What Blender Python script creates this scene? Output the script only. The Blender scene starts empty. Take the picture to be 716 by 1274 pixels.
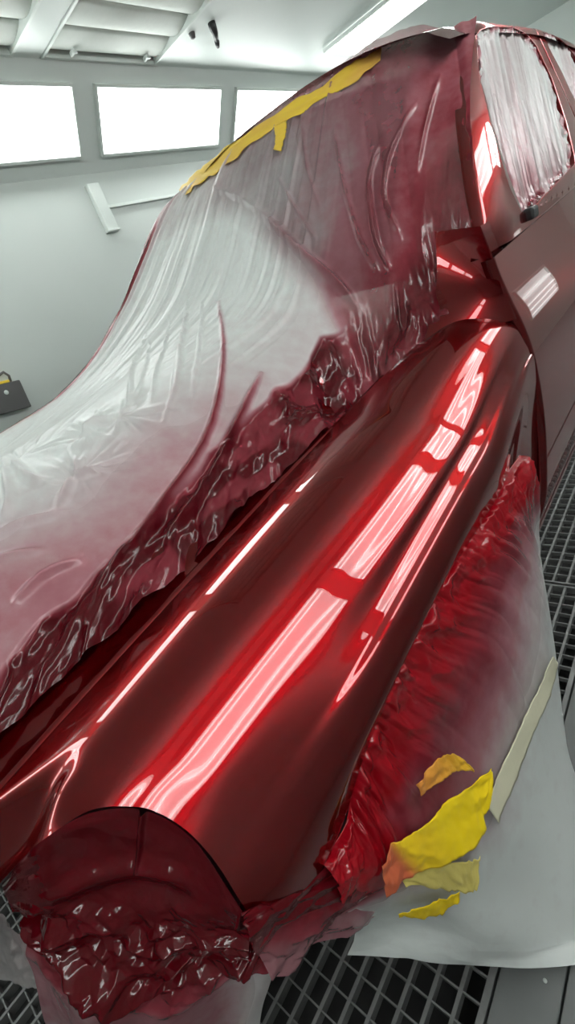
import bpy, bmesh, math, random
import numpy as np
from mathutils import Vector, Matrix
random.seed(7)
SC = bpy.context.scene
COL = SC.collection

# ------------------------------------------------------------------ scene helpers
def link(o, parent=None):
    COL.objects.link(o)
    if parent is not None:
        o.parent = parent
    return o
def tag(o, label, cat, group=None):
    o['label'] = label; o['category'] = cat
    if group: o['group'] = group
    return o
def thing(name, loc, label, cat, group=None, rot=None):
    o = bpy.data.objects.new(name, None); link(o); o.location = loc
    o.empty_display_size = .1
    if rot is not None: o.rotation_euler = rot
    return tag(o, label, cat, group)
def struct(o):
    o['kind'] = 'structure'; return o
def new_obj(name, me, mat, parent=None, smooth=False):
    if mat is not None: me.materials.append(mat)
    if smooth: me.polygons.foreach_set('use_smooth', np.ones(len(me.polygons), bool))
    o = bpy.data.objects.new(name, me); link(o, parent)
    return o
def rebase(o, origin):
    """parts of a thing are modelled in world coordinates; shift them to the thing's base"""
    me = o.data; n = len(me.vertices); co = np.empty(n * 3); me.vertices.foreach_get('co', co)
    co = co.reshape(-1, 3) - np.asarray(origin, float); me.vertices.foreach_set('co', co.ravel()); me.update()
def obj_bm(name, bm, mat, parent=None, smooth=False):
    me = bpy.data.meshes.new(name); bm.normal_update(); bm.to_mesh(me); bm.free()
    return new_obj(name, me, mat, parent, smooth)
def box(bm, lo, hi, mtx=None):
    lo = Vector(lo); hi = Vector(hi)
    vs = [bm.verts.new((x, y, z)) for x in (lo.x, hi.x) for y in (lo.y, hi.y) for z in (lo.z, hi.z)]
    if mtx is not None:
        for v in vs: v.co = mtx @ v.co
    for f in ((0,1,3,2),(4,6,7,5),(0,4,5,1),(2,3,7,6),(0,2,6,4),(1,5,7,3)):
        bm.faces.new([vs[i] for i in f])
    return vs
def bevel(bm, w, seg=2):
    bmesh.ops.bevel(bm, geom=list(bm.edges), offset=w, segments=seg, affect='EDGES', profile=.5)
def tube(bm, pts, r, n=10, caps=True):
    pts = [Vector(p) for p in pts]; rings = []
    for i, p in enumerate(pts):
        d = (pts[min(i+1, len(pts)-1)] - pts[max(i-1, 0)]).normalized()
        a = d.orthogonal().normalized(); b = d.cross(a)
        if rings:
            a = (pa - d * pa.dot(d)).normalized(); b = d.cross(a)
        pa = a
        rr = r[i] if isinstance(r, (list, tuple)) else r
        rings.append([bm.verts.new(p + a * (rr * math.cos(2*math.pi*k/n)) + b * (rr * math.sin(2*math.pi*k/n))) for k in range(n)])
    for q, w in zip(rings, rings[1:]):
        for k in range(n):
            bm.faces.new((q[k], q[(k+1) % n], w[(k+1) % n], w[k]))
    if caps:
        bm.faces.new(rings[0][::-1]); bm.faces.new(rings[-1])
def grid_mesh(name, P, mat, parent=None, attrs=None, solid=None, flip=False, smooth=True):
    """P[n, m, 3] -> one mesh of quads; attrs are per-vertex floats; solid is the sheet thickness"""
    n, m = P.shape[:2]
    idx = np.arange(n * m).reshape(n, m)
    q = np.stack([idx[:-1, :-1], idx[1:, :-1], idx[1:, 1:], idx[:-1, 1:]], -1).reshape(-1, 4)
    if flip: q = q[:, ::-1]
    me = bpy.data.meshes.new(name)
    me.vertices.add(n * m); me.vertices.foreach_set('co', np.ascontiguousarray(P, dtype=np.float64).ravel())
    me.loops.add(q.size); me.loops.foreach_set('vertex_index', np.ascontiguousarray(q).ravel().astype(np.int32))
    me.polygons.add(len(q)); me.polygons.foreach_set('loop_start', np.arange(0, q.size, 4, dtype=np.int32))
    me.update(calc_edges=True)
    for k, v in (attrs or {}).items():
        a = me.attributes.new(k, 'FLOAT', 'POINT'); a.data.foreach_set('value', np.ascontiguousarray(v, dtype=np.float32).ravel())
    o = new_obj(name, me, mat, parent, smooth)
    if solid:
        s = o.modifiers.new('thickness', 'SOLIDIFY'); s.thickness = solid; s.offset = -1
    return o
def normals(P):
    du = np.gradient(P, axis=0); dv = np.gradient(P, axis=1)
    n = np.cross(du, dv); return n / np.maximum(np.linalg.norm(n, axis=-1, keepdims=True), 1e-9)

# ------------------------------------------------------------------ noise
def hsh(i, j, seed):
    i = np.asarray(i).astype(np.int64); j = np.asarray(j).astype(np.int64)
    h = (i * 374761393 + j * 668265263 + seed * 974634777) & 0xffffffff
    h = ((h ^ (h >> 13)) * 1274126177) & 0xffffffff
    h = h ^ (h >> 16)
    return (h & 0xffff) / 65535.0
def vnoise(x, y, seed):
    i = np.floor(x); j = np.floor(y); u = x - i; v = y - j
    u = u*u*(3-2*u); v = v*v*(3-2*v)
    return (hsh(i,j,seed)*(1-u)+hsh(i+1,j,seed)*u)*(1-v) + (hsh(i,j+1,seed)*(1-u)+hsh(i+1,j+1,seed)*u)*v
def fbm(x, y, seed, oct=3):
    s = 0; a = .5
    for k in range(oct):
        s = s + a * (vnoise(x, y, seed + k) - .5); x = x * 2.03 + 5.1; y = y * 2.03 + 1.7; a *= .5
    return s
def facet(x, y, seed):
    """flat random facets with sharp creases: crumpled film"""
    x = x + .25 * np.sin(y * 2.1 + seed); y = y + .25 * np.sin(x * 1.7 + 2 * seed)
    k = .36602540378; i = np.floor(x + (x + y) * k); j = np.floor(y + (x + y) * k)
    xs = x + (x + y) * k - i; ys = y + (x + y) * k - j
    a = hsh(i, j, seed); b = hsh(i + 1, j + 1, seed); c1 = hsh(i + 1, j, seed); c2 = hsh(i, j + 1, seed)
    return np.where(xs > ys, a * (1 - xs) + c1 * (xs - ys) + b * ys, a * (1 - ys) + c2 * (ys - xs) + b * xs) - .5
def crumple(x, y, seed):
    return facet(x, y, seed) + .5 * facet(x * 2.1 + 3.3, y * 1.9, seed + 5) + .22 * facet(x * 4.3, y * 4.1 + 1.1, seed + 9)
def ridge(v): return 1 - np.abs(2 * v - 1) * 2 + 0
def poly_dist(x, y, pts):
    d = np.full(x.shape, 1e9); t = np.zeros(x.shape); L = len(pts) - 1
    for k in range(L):
        ax, ay = pts[k]; bx, by = pts[k + 1]; ux, uy = bx - ax, by - ay; q = ux*ux + uy*uy + 1e-12
        s = np.clip(((x - ax) * ux + (y - ay) * uy) / q, 0, 1)
        e = np.hypot(x - ax - s * ux, y - ay - s * uy); m = e < d
        d = np.where(m, e, d); t = np.where(m, (k + s) / L, t)
    return d, t

# ------------------------------------------------------------------ materials
def mat(name, color, rough=.5, metal=0, coat=0, emit=None, estr=0, spec=.5, coat_rough=.03):
    m = bpy.data.materials.new(name); m.use_nodes = True
    b = m.node_tree.nodes['Principled BSDF']
    b.inputs['Base Color'].default_value = (*color, 1); b.inputs['Roughness'].default_value = rough
    b.inputs['Metallic'].default_value = metal; b.inputs['Coat Weight'].default_value = coat
    b.inputs['Coat Roughness'].default_value = coat_rough; b.inputs['Specular IOR Level'].default_value = spec
    if emit:
        b.inputs['Emission Color'].default_value = (*emit, 1); b.inputs['Emission Strength'].default_value = estr
    return m
def noisy(m, scale, amount, bump=0, coords='Object', stretch=(1, 1, 1), detail=4):
    """break up a plain material: the base colour varies by +-amount, optional bump"""
    nt = m.node_tree; b = nt.nodes['Principled BSDF']; col = tuple(b.inputs['Base Color'].default_value)
    tc = nt.nodes.new('ShaderNodeTexCoord'); mp = nt.nodes.new('ShaderNodeMapping'); mp.inputs['Scale'].default_value = stretch
    n = nt.nodes.new('ShaderNodeTexNoise'); n.inputs['Scale'].default_value = scale; n.inputs['Detail'].default_value = detail
    nt.links.new(tc.outputs[coords], mp.inputs[0]); nt.links.new(mp.outputs[0], n.inputs['Vector'])
    r = nt.nodes.new('ShaderNodeMapRange'); r.inputs['To Min'].default_value = 1 - amount; r.inputs['To Max'].default_value = 1 + amount
    nt.links.new(n.outputs['Fac'], r.inputs['Value'])
    mx = nt.nodes.new('ShaderNodeVectorMath'); mx.operation = 'SCALE'; mx.inputs[0].default_value = col[:3]
    nt.links.new(r.outputs[0], mx.inputs['Scale']); nt.links.new(mx.outputs[0], b.inputs['Base Color'])
    if bump:
        bp = nt.nodes.new('ShaderNodeBump'); bp.inputs['Strength'].default_value = bump; bp.inputs['Distance'].default_value = .01
        nt.links.new(n.outputs['Fac'], bp.inputs['Height']); nt.links.new(bp.outputs[0], b.inputs['Normal'])
    return m
def film_mat(name, clean=(.86, .89, .87), wet=(.13, .002, .006), rough=.16, bump=.25):
    """thin polythene: cloudy and see-through where clean, red and glossy where the overspray has landed.
    Mesh attributes: stain 0..1 (overspray), opac 0..1 (layers of film)"""
    m = bpy.data.materials.new(name); m.use_nodes = True; nt = m.node_tree; N = nt.nodes; L = nt.links
    b = N['Principled BSDF']; out = N['Material Output']
    a1 = N.new('ShaderNodeAttribute'); a1.attribute_name = 'stain'
    a2 = N.new('ShaderNodeAttribute'); a2.attribute_name = 'opac'
    tc = N.new('ShaderNodeTexCoord')
    n = N.new('ShaderNodeTexNoise'); n.inputs['Scale'].default_value = 26; n.inputs['Detail'].default_value = 5
    L.new(tc.outputs['Object'], n.inputs['Vector'])
    md = N.new('ShaderNodeMath'); md.operation = 'MULTIPLY_ADD'; md.inputs[1].default_value = .16; md.inputs[2].default_value = -.08
    L.new(n.outputs['Fac'], md.inputs[0])
    ad = N.new('ShaderNodeMath'); ad.operation = 'ADD'; ad.use_clamp = True
    L.new(a1.outputs['Fac'], ad.inputs[0]); L.new(md.outputs[0], ad.inputs[1])
    cr = N.new('ShaderNodeValToRGB'); e = cr.color_ramp.elements
    e[0].position = .04; e[0].color = (*clean, 1); e[1].position = .97; e[1].color = (*wet, 1)
    for p, c in ((.25, (.66, .56, .57)), (.5, (.46, .19, .22)), (.75, (.25, .03, .045))):
        q = e.new(p); q.color = (*c, 1)
    L.new(ad.outputs[0], cr.inputs[0]); L.new(cr.outputs[0], b.inputs['Base Color'])
    rr = N.new('ShaderNodeMapRange'); rr.inputs['From Max'].default_value = .8; rr.inputs['To Min'].default_value = .34; rr.inputs['To Max'].default_value = rough
    L.new(a1.outputs['Fac'], rr.inputs['Value']); L.new(rr.outputs[0], b.inputs['Roughness']); b.inputs['Specular IOR Level'].default_value = .5
    
    if bump:
        bn = N.new('ShaderNodeTexNoise'); bn.inputs['Scale'].default_value = 60; bn.inputs['Detail'].default_value = 3
        L.new(tc.outputs['Object'], bn.inputs['Vector'])
        bp = N.new('ShaderNodeBump'); bp.inputs['Strength'].default_value = bump; bp.inputs['Distance'].default_value = .004
        L.new(bn.outputs['Fac'], bp.inputs['Height']); L.new(bp.outputs[0], b.inputs['Normal']); L.new(bp.outputs[0], b.inputs['Coat Normal'])
    tl = N.new('ShaderNodeBsdfTranslucent'); L.new(cr.outputs[0], tl.inputs['Color'])
    m1 = N.new('ShaderNodeMixShader'); m1.inputs[0].default_value = .20
    L.new(b.outputs[0], m1.inputs[1]); L.new(tl.outputs[0], m1.inputs[2])
    tr = N.new('ShaderNodeBsdfTransparent'); tr.inputs['Color'].default_value = (.93, .93, .93, 1)
    m2 = N.new('ShaderNodeMixShader')
    L.new(a2.outputs['Fac'], m2.inputs[0]); L.new(tr.outputs[0], m2.inputs[1]); L.new(m1.outputs[0], m2.inputs[2])
    L.new(m2.outputs[0], out.inputs['Surface'])
    return m
def tape_mat(name, color, red=(.62, .12, .06)):
    m = mat(name, color, .55, spec=.3); nt = m.node_tree; N = nt.nodes; L = nt.links; b = N['Principled BSDF']
    a = N.new('ShaderNodeAttribute'); a.attribute_name = 'stain'
    n = N.new('ShaderNodeTexNoise'); n.inputs['Scale'].default_value = 30; tc = N.new('ShaderNodeTexCoord'); L.new(tc.outputs['Object'], n.inputs['Vector'])
    mx = N.new('ShaderNodeMix'); mx.data_type = 'RGBA'; mx.inputs['A'].default_value = (*color, 1); mx.inputs['B'].default_value = (*red, 1)
    L.new(a.outputs['Fac'], mx.inputs['Factor']); L.new(mx.outputs['Result'], b.inputs['Base Color'])
    bp = N.new('ShaderNodeBump'); bp.inputs['Strength'].default_value = .3; bp.inputs['Distance'].default_value = .004
    L.new(n.outputs['Fac'], bp.inputs['Height']); L.new(bp.outputs[0], b.inputs['Normal'])
    return m
def paint_mat():
    m = mat('candy_red_paint', (.165, .0006, .0022), .26, metal=.85, coat=1.0, coat_rough=.010)
    m.node_tree.nodes['Principled BSDF'].inputs['Specular Tint'].default_value = (.85, .05, .07, 1)
    return m

TUBE, DIFF, EXPO, RY0 = 17, 5.8, -0.35, 0.0
# ---------- shape of the truck's upper surfaces (metres; x to the truck's left side, y to its tail, z up)
def ss(a, b, v):
    t = np.clip((np.asarray(v, float) - a) / (b - a), 0., 1.); return t * t * (3 - 2 * t)
ZS_Y = [-.5, -.1, .0, .19, .33, .52, .81, 1.06, 1.3, 1.6, 2.0]
ZS_Z = [.975, 1.037, 1.0500, 1.0725, 1.088, 1.108, 1.137, 1.159, 1.177, 1.195, 1.21]
def spline(xs, ys, x):
    xs = np.asarray(xs, float); ys = np.asarray(ys, float); x = np.asarray(x, float)
    m = np.gradient(ys, xs, axis=0)
    i = np.clip(np.searchsorted(xs, x) - 1, 0, len(xs) - 2)
    h = xs[i + 1] - xs[i]; t = np.clip((x - xs[i]) / h, 0, 1)
    if ys.ndim > 1: e = (Ellipsis,) + (None,) * (ys.ndim - 1); t = t[e]; h = h[e]
    return ((2*t**3-3*t**2+1)*ys[i] + (t**3-2*t**2+t)*h*m[i] + (-2*t**3+3*t**2)*ys[i+1] + (t**3-t**2)*h*m[i+1])
def zs(y): return spline(ZS_Y, ZS_Z, y)
XC = -1.37                                    # centre line of the truck
def hood_z(x, y):
    w = np.clip(np.abs((x - XC) / .66), 0, 1.2)
    front = ss(-.42, .15, y)
    return zs(y) - .012 + (.12 + .15 * front) * np.clip(1 - w ** 2.2, 0, 1) ** 1.45
def shield_z(x, y):
    w = (x - XC) / .68
    q = np.clip(np.abs(w), 0, 1.15)
    base = 1.42 + .05 * (1 - w * w)
    y0 = 1.52 - .14 * (1 - w * w)
    z = base + (y - y0) * 1.08
    top = 2.035 + .10 * (1 - q ** 2.5) + .08 * (y - 2.0)
    k = .05
    return -k * np.log(np.exp(-z / k) + np.exp(-top / k))
DR_Y = [-.6, -.2, .2, .61, .85, 1.07, 1.33, 1.58, 1.83, 2.02, 2.3]
DR_Z = [1.08, 1.2, 1.31, 1.37, 1.405, 1.48, 1.62, 1.80, 1.985, 2.06, 2.09]
def film_z(x, y):
    a = hood_z(x, y); b = shield_z(x, y); k = .06
    z = k * np.log(np.exp(a / k) + np.exp(b / k))
    d = spline(DR_Y, DR_Z, y)                 # the slack film hangs from the roof's far corner down to the hood
    z = z + (np.maximum(d, z) - z) * ss(-.95, -1.95, x)
    z = z - .10 * np.exp(-((x + .80) / .10) ** 2) * ss(.85, 1.15, y) * (1 - ss(1.35, 1.55, y))
    z = z - 1.8 * np.clip(-(x + 2.07), 0, 1) ** 1.4
    return z
def resample(net, nu, nv):
    """smooth surface through a small net of points [cols][rows]"""
    N = np.asarray(net, float); a = np.arange(N.shape[0]); b = np.arange(N.shape[1])
    U = spline(a, N, np.linspace(0, a[-1], nu))
    V = spline(b, np.swapaxes(U, 0, 1), np.linspace(0, b[-1], nv))
    return np.swapaxes(V, 0, 1)

# ------------------------------------------------------------------ measured outlines (metres, in the booth)
STAIN = [[-1.107,0.342,0.03,0.9],[-1.153,0.603,0.03,0.9],[-1.576,1.478,0.05,0.85],[-1.531,1.09,0.02,0.9],[-1.817,1.722,0.12,0.8],[-1.2,1.205,0.1,0.85],[-0.993,1.162,0.15,0.85],[-1.372,1.535,0.1,0.72],[-0.942,0.328,0.05,0.95],[-0.982,0.13,0.12,0.9],[-0.871,0.091,0.35,0.85],[-0.9,0.245,0.26,0.9],[-0.898,0.395,0.28,0.9],[-0.883,0.557,0.22,0.9],[-0.911,0.786,0.22,0.9],[-0.946,1.167,0.28,0.85],[-0.862,0.034,0.42,0.85],[-0.864,0.427,0.45,0.9],[-0.938,1.261,0.5,0.8],[-1.222,1.686,0.2,0.5],[-1.348,1.819,0.25,0.5],[-0.997,1.731,0.4,0.5],[-1.042,1.522,0.35,0.5],[-1.045,1.412,0.4,0.6],[-0.843,1.831,0.58,0.55],[-0.7,1.744,0.68,0.6],[-0.613,1.63,0.85,0.8],[-0.79,1.54,0.62,0.6],[-0.914,1.474,0.55,0.6],[-0.66,1.945,0.66,0.6],[-1.045,1.94,0.45,0.5],[-0.824,2.008,0.6,0.6],[-0.785,1.471,0.72,0.7],[-0.637,1.793,0.75,0.7],[-0.577,1.694,0.95,0.9],[-0.854,1.207,0.97,0.97],[-0.811,0.844,0.97,0.97],[-0.794,0.609,0.97,0.97],[-0.781,0.374,0.97,0.97],[-0.782,0.223,0.95,0.97],[-0.775,0.057,0.97,0.97],[-0.725,1.399,0.97,0.97],[-0.632,1.461,0.97,0.97],[-0.797,0.012,0.97,0.97],[-0.809,0.73,0.97,0.97],[-0.888,1.133,0.97,0.97],[-0.841,1.313,0.9,0.9],[-0.86,0.205,0.5,0.9],[-0.847,0.121,0.5,0.9],[-0.858,0.419,0.6,0.9],[-0.888,0.654,0.5,0.9],[-0.894,0.869,0.5,0.9],[-0.846,0.25,0.75,0.95],[-0.829,0.459,0.8,0.95],[-0.849,0.692,0.8,0.95],[-0.875,0.929,0.85,0.95]]
EDGE = [[-0.846,-0.026],[-0.848,0.022],[-0.852,0.108],[-0.855,0.21],[-0.859,0.305],[-0.864,0.427],[-0.881,0.643],[-0.903,0.883],[-0.933,1.248],[-0.889,1.349]]
PUCKER = [[-1.263,0.368],[-1.18,0.518],[-1.138,0.593],[-1.055,0.392]]
PAINT_DROP = [-0.21,0.37]
CREASE = [([[-0.821,0.22],[-0.847,0.293],[-0.866,0.425],[-0.93,0.687],[-1.104,0.987],[-1.356,1.292]],0.01,0.009,0.75),([[-0.832,0.353],[-0.828,0.46],[-0.859,0.613],[-0.908,0.789],[-0.968,0.967]],0.012,0.01,0.8),([[-1.272,1.597],[-1.14,1.519],[-1.044,1.468],[-0.932,1.423],[-0.869,1.402]],0.018,0.012,0.15),([[-1.272,1.597],[-1.428,1.678],[-1.616,1.765]],0.006,0.008,0.0),([[-1.226,1.698],[-1.107,1.586],[-1.027,1.522]],0.007,0.006,0.1),([[-1.011,1.796],[-0.953,1.668],[-0.868,1.532],[-0.79,1.477]],0.008,0.008,0.2),([[-0.836,1.79],[-0.862,1.669],[-0.815,1.537],[-0.759,1.485]],0.01,0.008,0.3),([[-0.746,1.876],[-0.802,1.752],[-0.807,1.634],[-0.741,1.547]],0.008,0.007,0.3),([[-1.163,1.867],[-1.106,1.717],[-1.031,1.606]],0.006,0.006,0.1),([[-0.699,1.962],[-0.712,1.819],[-0.718,1.703]],0.008,0.008,0.2),([[-0.913,0.109],[-0.918,0.185],[-0.895,0.249]],0.007,0.008,0.1),([[-1.011,0.296],[-1.058,0.374],[-1.099,0.427]],0.01,0.01,0.05),([[-1.174,0.497],[-1.173,0.536],[-1.177,0.595]],0.012,0.012,0.05),([[-1.054,0.377],[-1.03,0.426]],0.01,0.01,0.0),([[-1.36,0.362],[-1.131,0.269],[-1.079,0.219]],0.012,0.01,0.05),([[-1.292,0.353],[-1.143,0.323],[-1.096,0.333]],0.012,0.012,0.03),([[-1.056,0.185],[-1.03,0.241],[-0.992,0.311]],0.008,0.01,0.03),([[-1.009,0.151],[-0.956,0.218]],0.006,0.008,0.05),([[-1.133,0.572],[-1.189,0.679],[-1.496,0.933],[-1.69,1.166]],0.008,0.007,0.0),([[-1.164,0.642],[-1.239,0.768],[-1.604,1.108]],0.006,0.006,0.0),([[-1.03,0.638],[-1.122,0.796],[-1.321,1.038],[-1.544,1.311]],0.007,0.006,0.05),([[-1.114,0.685],[-1.3,0.901],[-1.592,1.237]],0.006,0.005,0.0),([[-1.08,0.727],[-1.277,0.978],[-1.517,1.268]],0.006,0.005,0.0),([[-1.038,0.757],[-1.196,0.98],[-1.448,1.3]],0.006,0.006,0.0)]
WHEELNET = [[[-0.385,0.145,0.78],[-0.38,0.141,0.739],[-0.39,0.142,0.674],[-0.421,0.154,0.563],[-0.461,0.169,0.42],[-0.481,0.139,0.36]],[[-0.385,0.21,0.765],[-0.368,0.215,0.714],[-0.358,0.223,0.633],[-0.369,0.237,0.504],[-0.382,0.249,0.34],[-0.402,0.219,0.28]],[[-0.385,0.259,0.817],[-0.366,0.286,0.746],[-0.335,0.31,0.622],[-0.314,0.328,0.438],[-0.291,0.331,0.22],[-0.311,0.301,0.16]],[[-0.385,0.316,0.862],[-0.372,0.369,0.765],[-0.336,0.448,0.605],[-0.275,0.479,0.342],[-0.207,0.457,0.04],[-0.147,0.427,0.012]],[[-0.385,0.397,0.883],[-0.364,0.468,0.79],[-0.329,0.575,0.645],[-0.271,0.632,0.38],[-0.153,0.559,0.03],[-0.093,0.529,0.012]],[[-0.385,0.496,0.889],[-0.365,0.585,0.807],[-0.322,0.715,0.668],[-0.284,0.787,0.395],[-0.208,0.769,0.04],[-0.148,0.739,0.012]],[[-0.385,0.611,0.896],[-0.359,0.697,0.828],[-0.32,0.818,0.708],[-0.286,0.904,0.46],[-0.258,0.829,0.08],[-0.378,0.929,0.02]],[[-0.385,0.741,0.897],[-0.354,0.815,0.834],[-0.324,0.923,0.732],[-0.31,1.015,0.517],[-0.297,0.946,0.14],[-0.417,1.046,0.02]],[[-0.385,0.906,0.88],[-0.361,0.956,0.814],[-0.349,1.045,0.728],[-0.349,1.137,0.547],[-0.337,1.102,0.2],[-0.457,1.202,0.02]],[[-0.385,1.077,0.876],[-0.371,1.103,0.803],[-0.367,1.16,0.714],[-0.385,1.244,0.568],[-0.392,1.265,0.3],[-0.512,1.365,0.05]],[[-0.385,1.238,0.863],[-0.368,1.242,0.798],[-0.363,1.26,0.712],[-0.381,1.304,0.588],[-0.408,1.333,0.4],[-0.528,1.433,0.15]]]
TAPE_BRIGHT = [[[-0.312,0.493,0.553],[-0.309,0.489,0.542]],[[-0.321,0.437,0.585],[-0.304,0.429,0.511]],[[-0.329,0.372,0.63],[-0.305,0.378,0.51]],[[-0.336,0.311,0.67],[-0.318,0.317,0.556]],[[-0.347,0.266,0.699],[-0.336,0.264,0.607]],[[-0.357,0.239,0.719],[-0.348,0.232,0.631]],[[-0.361,0.205,0.712],[-0.363,0.198,0.635]]]
TAPE_ORANGE = [[[-0.353,0.32,0.732],[-0.346,0.317,0.71]],[[-0.35,0.389,0.706],[-0.339,0.383,0.668]],[[-0.342,0.429,0.674],[-0.334,0.421,0.638]],[[-0.325,0.459,0.604],[-0.325,0.456,0.599]]]
TAPE_PALE = [[[-0.35,0.231,0.636],[-0.35,0.233,0.616]],[[-0.33,0.286,0.581],[-0.328,0.287,0.506]],[[-0.313,0.333,0.519],[-0.308,0.324,0.431]],[[-0.302,0.371,0.469],[-0.302,0.337,0.42]]]
TAPE_SMALL = [[[-0.375,0.218,0.521],[-0.376,0.221,0.504]],[[-0.344,0.264,0.495],[-0.348,0.263,0.442]],[[-0.316,0.312,0.463],[-0.316,0.306,0.439]]]
TAPE_SEAM = [[[-0.287,0.872,0.486],[-0.281,0.89,0.441]],[[-0.296,0.763,0.478],[-0.284,0.795,0.413]],[[-0.297,0.616,0.517],[-0.285,0.641,0.455]],[[-0.306,0.515,0.513],[-0.291,0.529,0.455]],[[-0.31,0.442,0.513],[-0.296,0.446,0.457]]]
HEADNET = [[[-0.7,-0.132,0.929],[-0.698,-0.138,0.91],[-0.696,-0.144,0.89],[-0.694,-0.151,0.873],[-0.687,-0.161,0.85],[-0.717,-0.181,0.763],[-0.802,-0.255,0.524],[-0.802,-0.255,0.304]],[[-0.59,-0.064,1.021],[-0.604,-0.085,0.969],[-0.615,-0.108,0.917],[-0.624,-0.131,0.865],[-0.628,-0.155,0.81],[-0.659,-0.179,0.728],[-0.757,-0.241,0.502],[-0.757,-0.241,0.282]],[[-0.552,-0.009,1.027],[-0.567,-0.038,0.968],[-0.574,-0.074,0.905],[-0.577,-0.109,0.843],[-0.576,-0.141,0.78],[-0.61,-0.166,0.702],[-0.705,-0.233,0.478],[-0.705,-0.233,0.258]],[[-0.507,0.035,1.0],[-0.521,0.001,0.94],[-0.53,-0.037,0.88],[-0.534,-0.078,0.82],[-0.534,-0.116,0.76],[-0.562,-0.138,0.679],[-0.646,-0.202,0.449],[-0.646,-0.202,0.229]],[[-0.454,0.051,0.957],[-0.472,0.017,0.912],[-0.486,-0.015,0.866],[-0.489,-0.044,0.815],[-0.484,-0.073,0.76],[-0.51,-0.092,0.677],[-0.582,-0.146,0.441],[-0.582,-0.146,0.221]],[[-0.405,0.041,0.893],[-0.425,0.021,0.865],[-0.444,0.002,0.837],[-0.452,-0.012,0.802],[-0.448,-0.025,0.76],[-0.469,-0.035,0.674],[-0.539,-0.089,0.436],[-0.539,-0.089,0.216]],[[-0.388,0.035,0.856],[-0.395,0.031,0.836],[-0.402,0.026,0.816],[-0.406,0.022,0.794],[-0.404,0.023,0.77],[-0.425,0.024,0.685],[-0.509,-0.047,0.453],[-0.509,-0.047,0.233]]]
SIDENET = [[[-0.4,0.03,0.87],[-0.38,0.02,0.87],[-0.41,0.02,0.74]],[[-0.4,0.08,0.81],[-0.38,0.07,0.81],[-0.41,0.05,0.68]],[[-0.4,0.14,0.76],[-0.38,0.12,0.75],[-0.41,0.1,0.61]],[[-0.4,0.2,0.71],[-0.38,0.18,0.68],[-0.41,0.16,0.51]],[[-0.4,0.25,0.69],[-0.38,0.23,0.64],[-0.41,0.22,0.46]]]
SCRAPNET = [[[-0.94,-0.23,0.74],[-1.04,-0.28,0.62],[-1.11,-0.34,0.5]],[[-0.88,-0.2,0.74],[-0.96,-0.25,0.62],[-1.01,-0.3,0.5]],[[-0.82,-0.19,0.74],[-0.9,-0.23,0.62],[-0.95,-0.28,0.5]],[[-0.75,-0.18,0.74],[-0.83,-0.22,0.62],[-0.91,-0.26,0.5]],[[-0.72,-0.18,0.74],[-0.8,-0.21,0.62],[-0.89,-0.25,0.5]]]
TAPE_TOP = [[[-2.032,1.972,2.046],[-1.84,1.813,1.971]],[[-1.943,2.014,2.075],[-1.743,1.845,1.984]],[[-1.84,2.022,2.078],[-1.647,1.846,1.981]],[[-1.57,1.968,2.069],[-1.451,1.851,1.985]],[[-1.327,1.931,2.052],[-1.275,1.863,1.989]],[[-1.114,1.94,2.036],[-1.091,1.887,1.982]],[[-0.992,1.979,2.04],[-0.971,1.921,1.98]],[[-0.89,2.024,2.044],[-0.881,1.968,1.993]]]
TAPE_FLAP = [[[-1.3,1.873,1.999],[-1.232,1.867,1.988]],[[-1.272,1.821,1.95],[-1.223,1.827,1.949]],[[-1.268,1.783,1.913],[-1.228,1.768,1.892]]]
WINDOW_F = [[2.198,1.977],[1.991,1.82],[1.889,1.698],[1.804,1.544],[1.77,1.431],[1.8,1.417]]
WINDOW_R = [[2.728,1.494],[2.792,1.537],[2.914,1.671],[3.016,1.846],[2.994,1.989],[2.901,2.035],[2.734,2.046],[2.428,2.021],[2.25,1.994]]
REARWIN = [[3.274,2.074],[3.54,2.088],[3.756,2.053],[3.87,1.998],[3.418,1.798],[3.314,1.892],[3.261,1.993]]
APILLAR = [[1.498,1.432],[1.583,1.533],[1.676,1.628],[1.771,1.717],[1.894,1.811],[2.075,1.941],[2.249,2.045]]

M_PAINT = paint_mat()
M_SEAM = mat('panel_gap_black', (.012, .010, .011), .6)
M_WALL = noisy(mat('booth_wall_white', (.53, .575, .55), .35, spec=.4), 3, .02)
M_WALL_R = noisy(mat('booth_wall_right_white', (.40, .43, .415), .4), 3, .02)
M_WALL_F = noisy(mat('booth_wall_front_grey', (.22, .235, .23), .5), 3, .04)  # unseen front wall, greyed to deepen contrast in the reflections
M_CEIL = noisy(mat('booth_ceiling_white', (.58, .63, .605), .45), 3, .02)
M_COVE = noisy(mat('light_cove_white', (.60, .65, .625), .4), 4, .02)
M_TRIM = mat('white_painted_steel', (.62, .67, .64), .4)
M_SLAT = noisy(mat('filter_slat_white', (.66, .70, .66), .7), 40, .04, .1)
M_RECESS = mat('filter_recess_grey', (.16, .17, .165), .9)
M_TUBE = mat('lit_tube', (.9, .9, .9), .4, emit=(.96, 1, .98), estr=TUBE)
M_DIFF = mat('lit_diffuser', (.9, .9, .9), .4, emit=(.96, 1, .98), estr=DIFF)
M_TUBE_LOW = mat('lit_tube_low', (.9, .9, .9), .4, emit=(.96, 1, .98), estr=2.6)
M_DIFF_LOW = mat('lit_diffuser_low', (.9, .9, .9), .4, emit=(.96, 1, .98), estr=1.1)
M_GRATE = noisy(mat('grate_steel', (.21, .21, .208), .5, metal=.3), 25, .25, .1)
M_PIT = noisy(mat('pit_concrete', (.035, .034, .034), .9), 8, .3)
M_PLATE = noisy(mat('floor_plate_grey', (.16, .165, .163), .5), 7, .16, .05)
M_FLOOR = noisy(mat('booth_floor_grey', (.30, .31, .30), .5), 5, .10)
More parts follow.
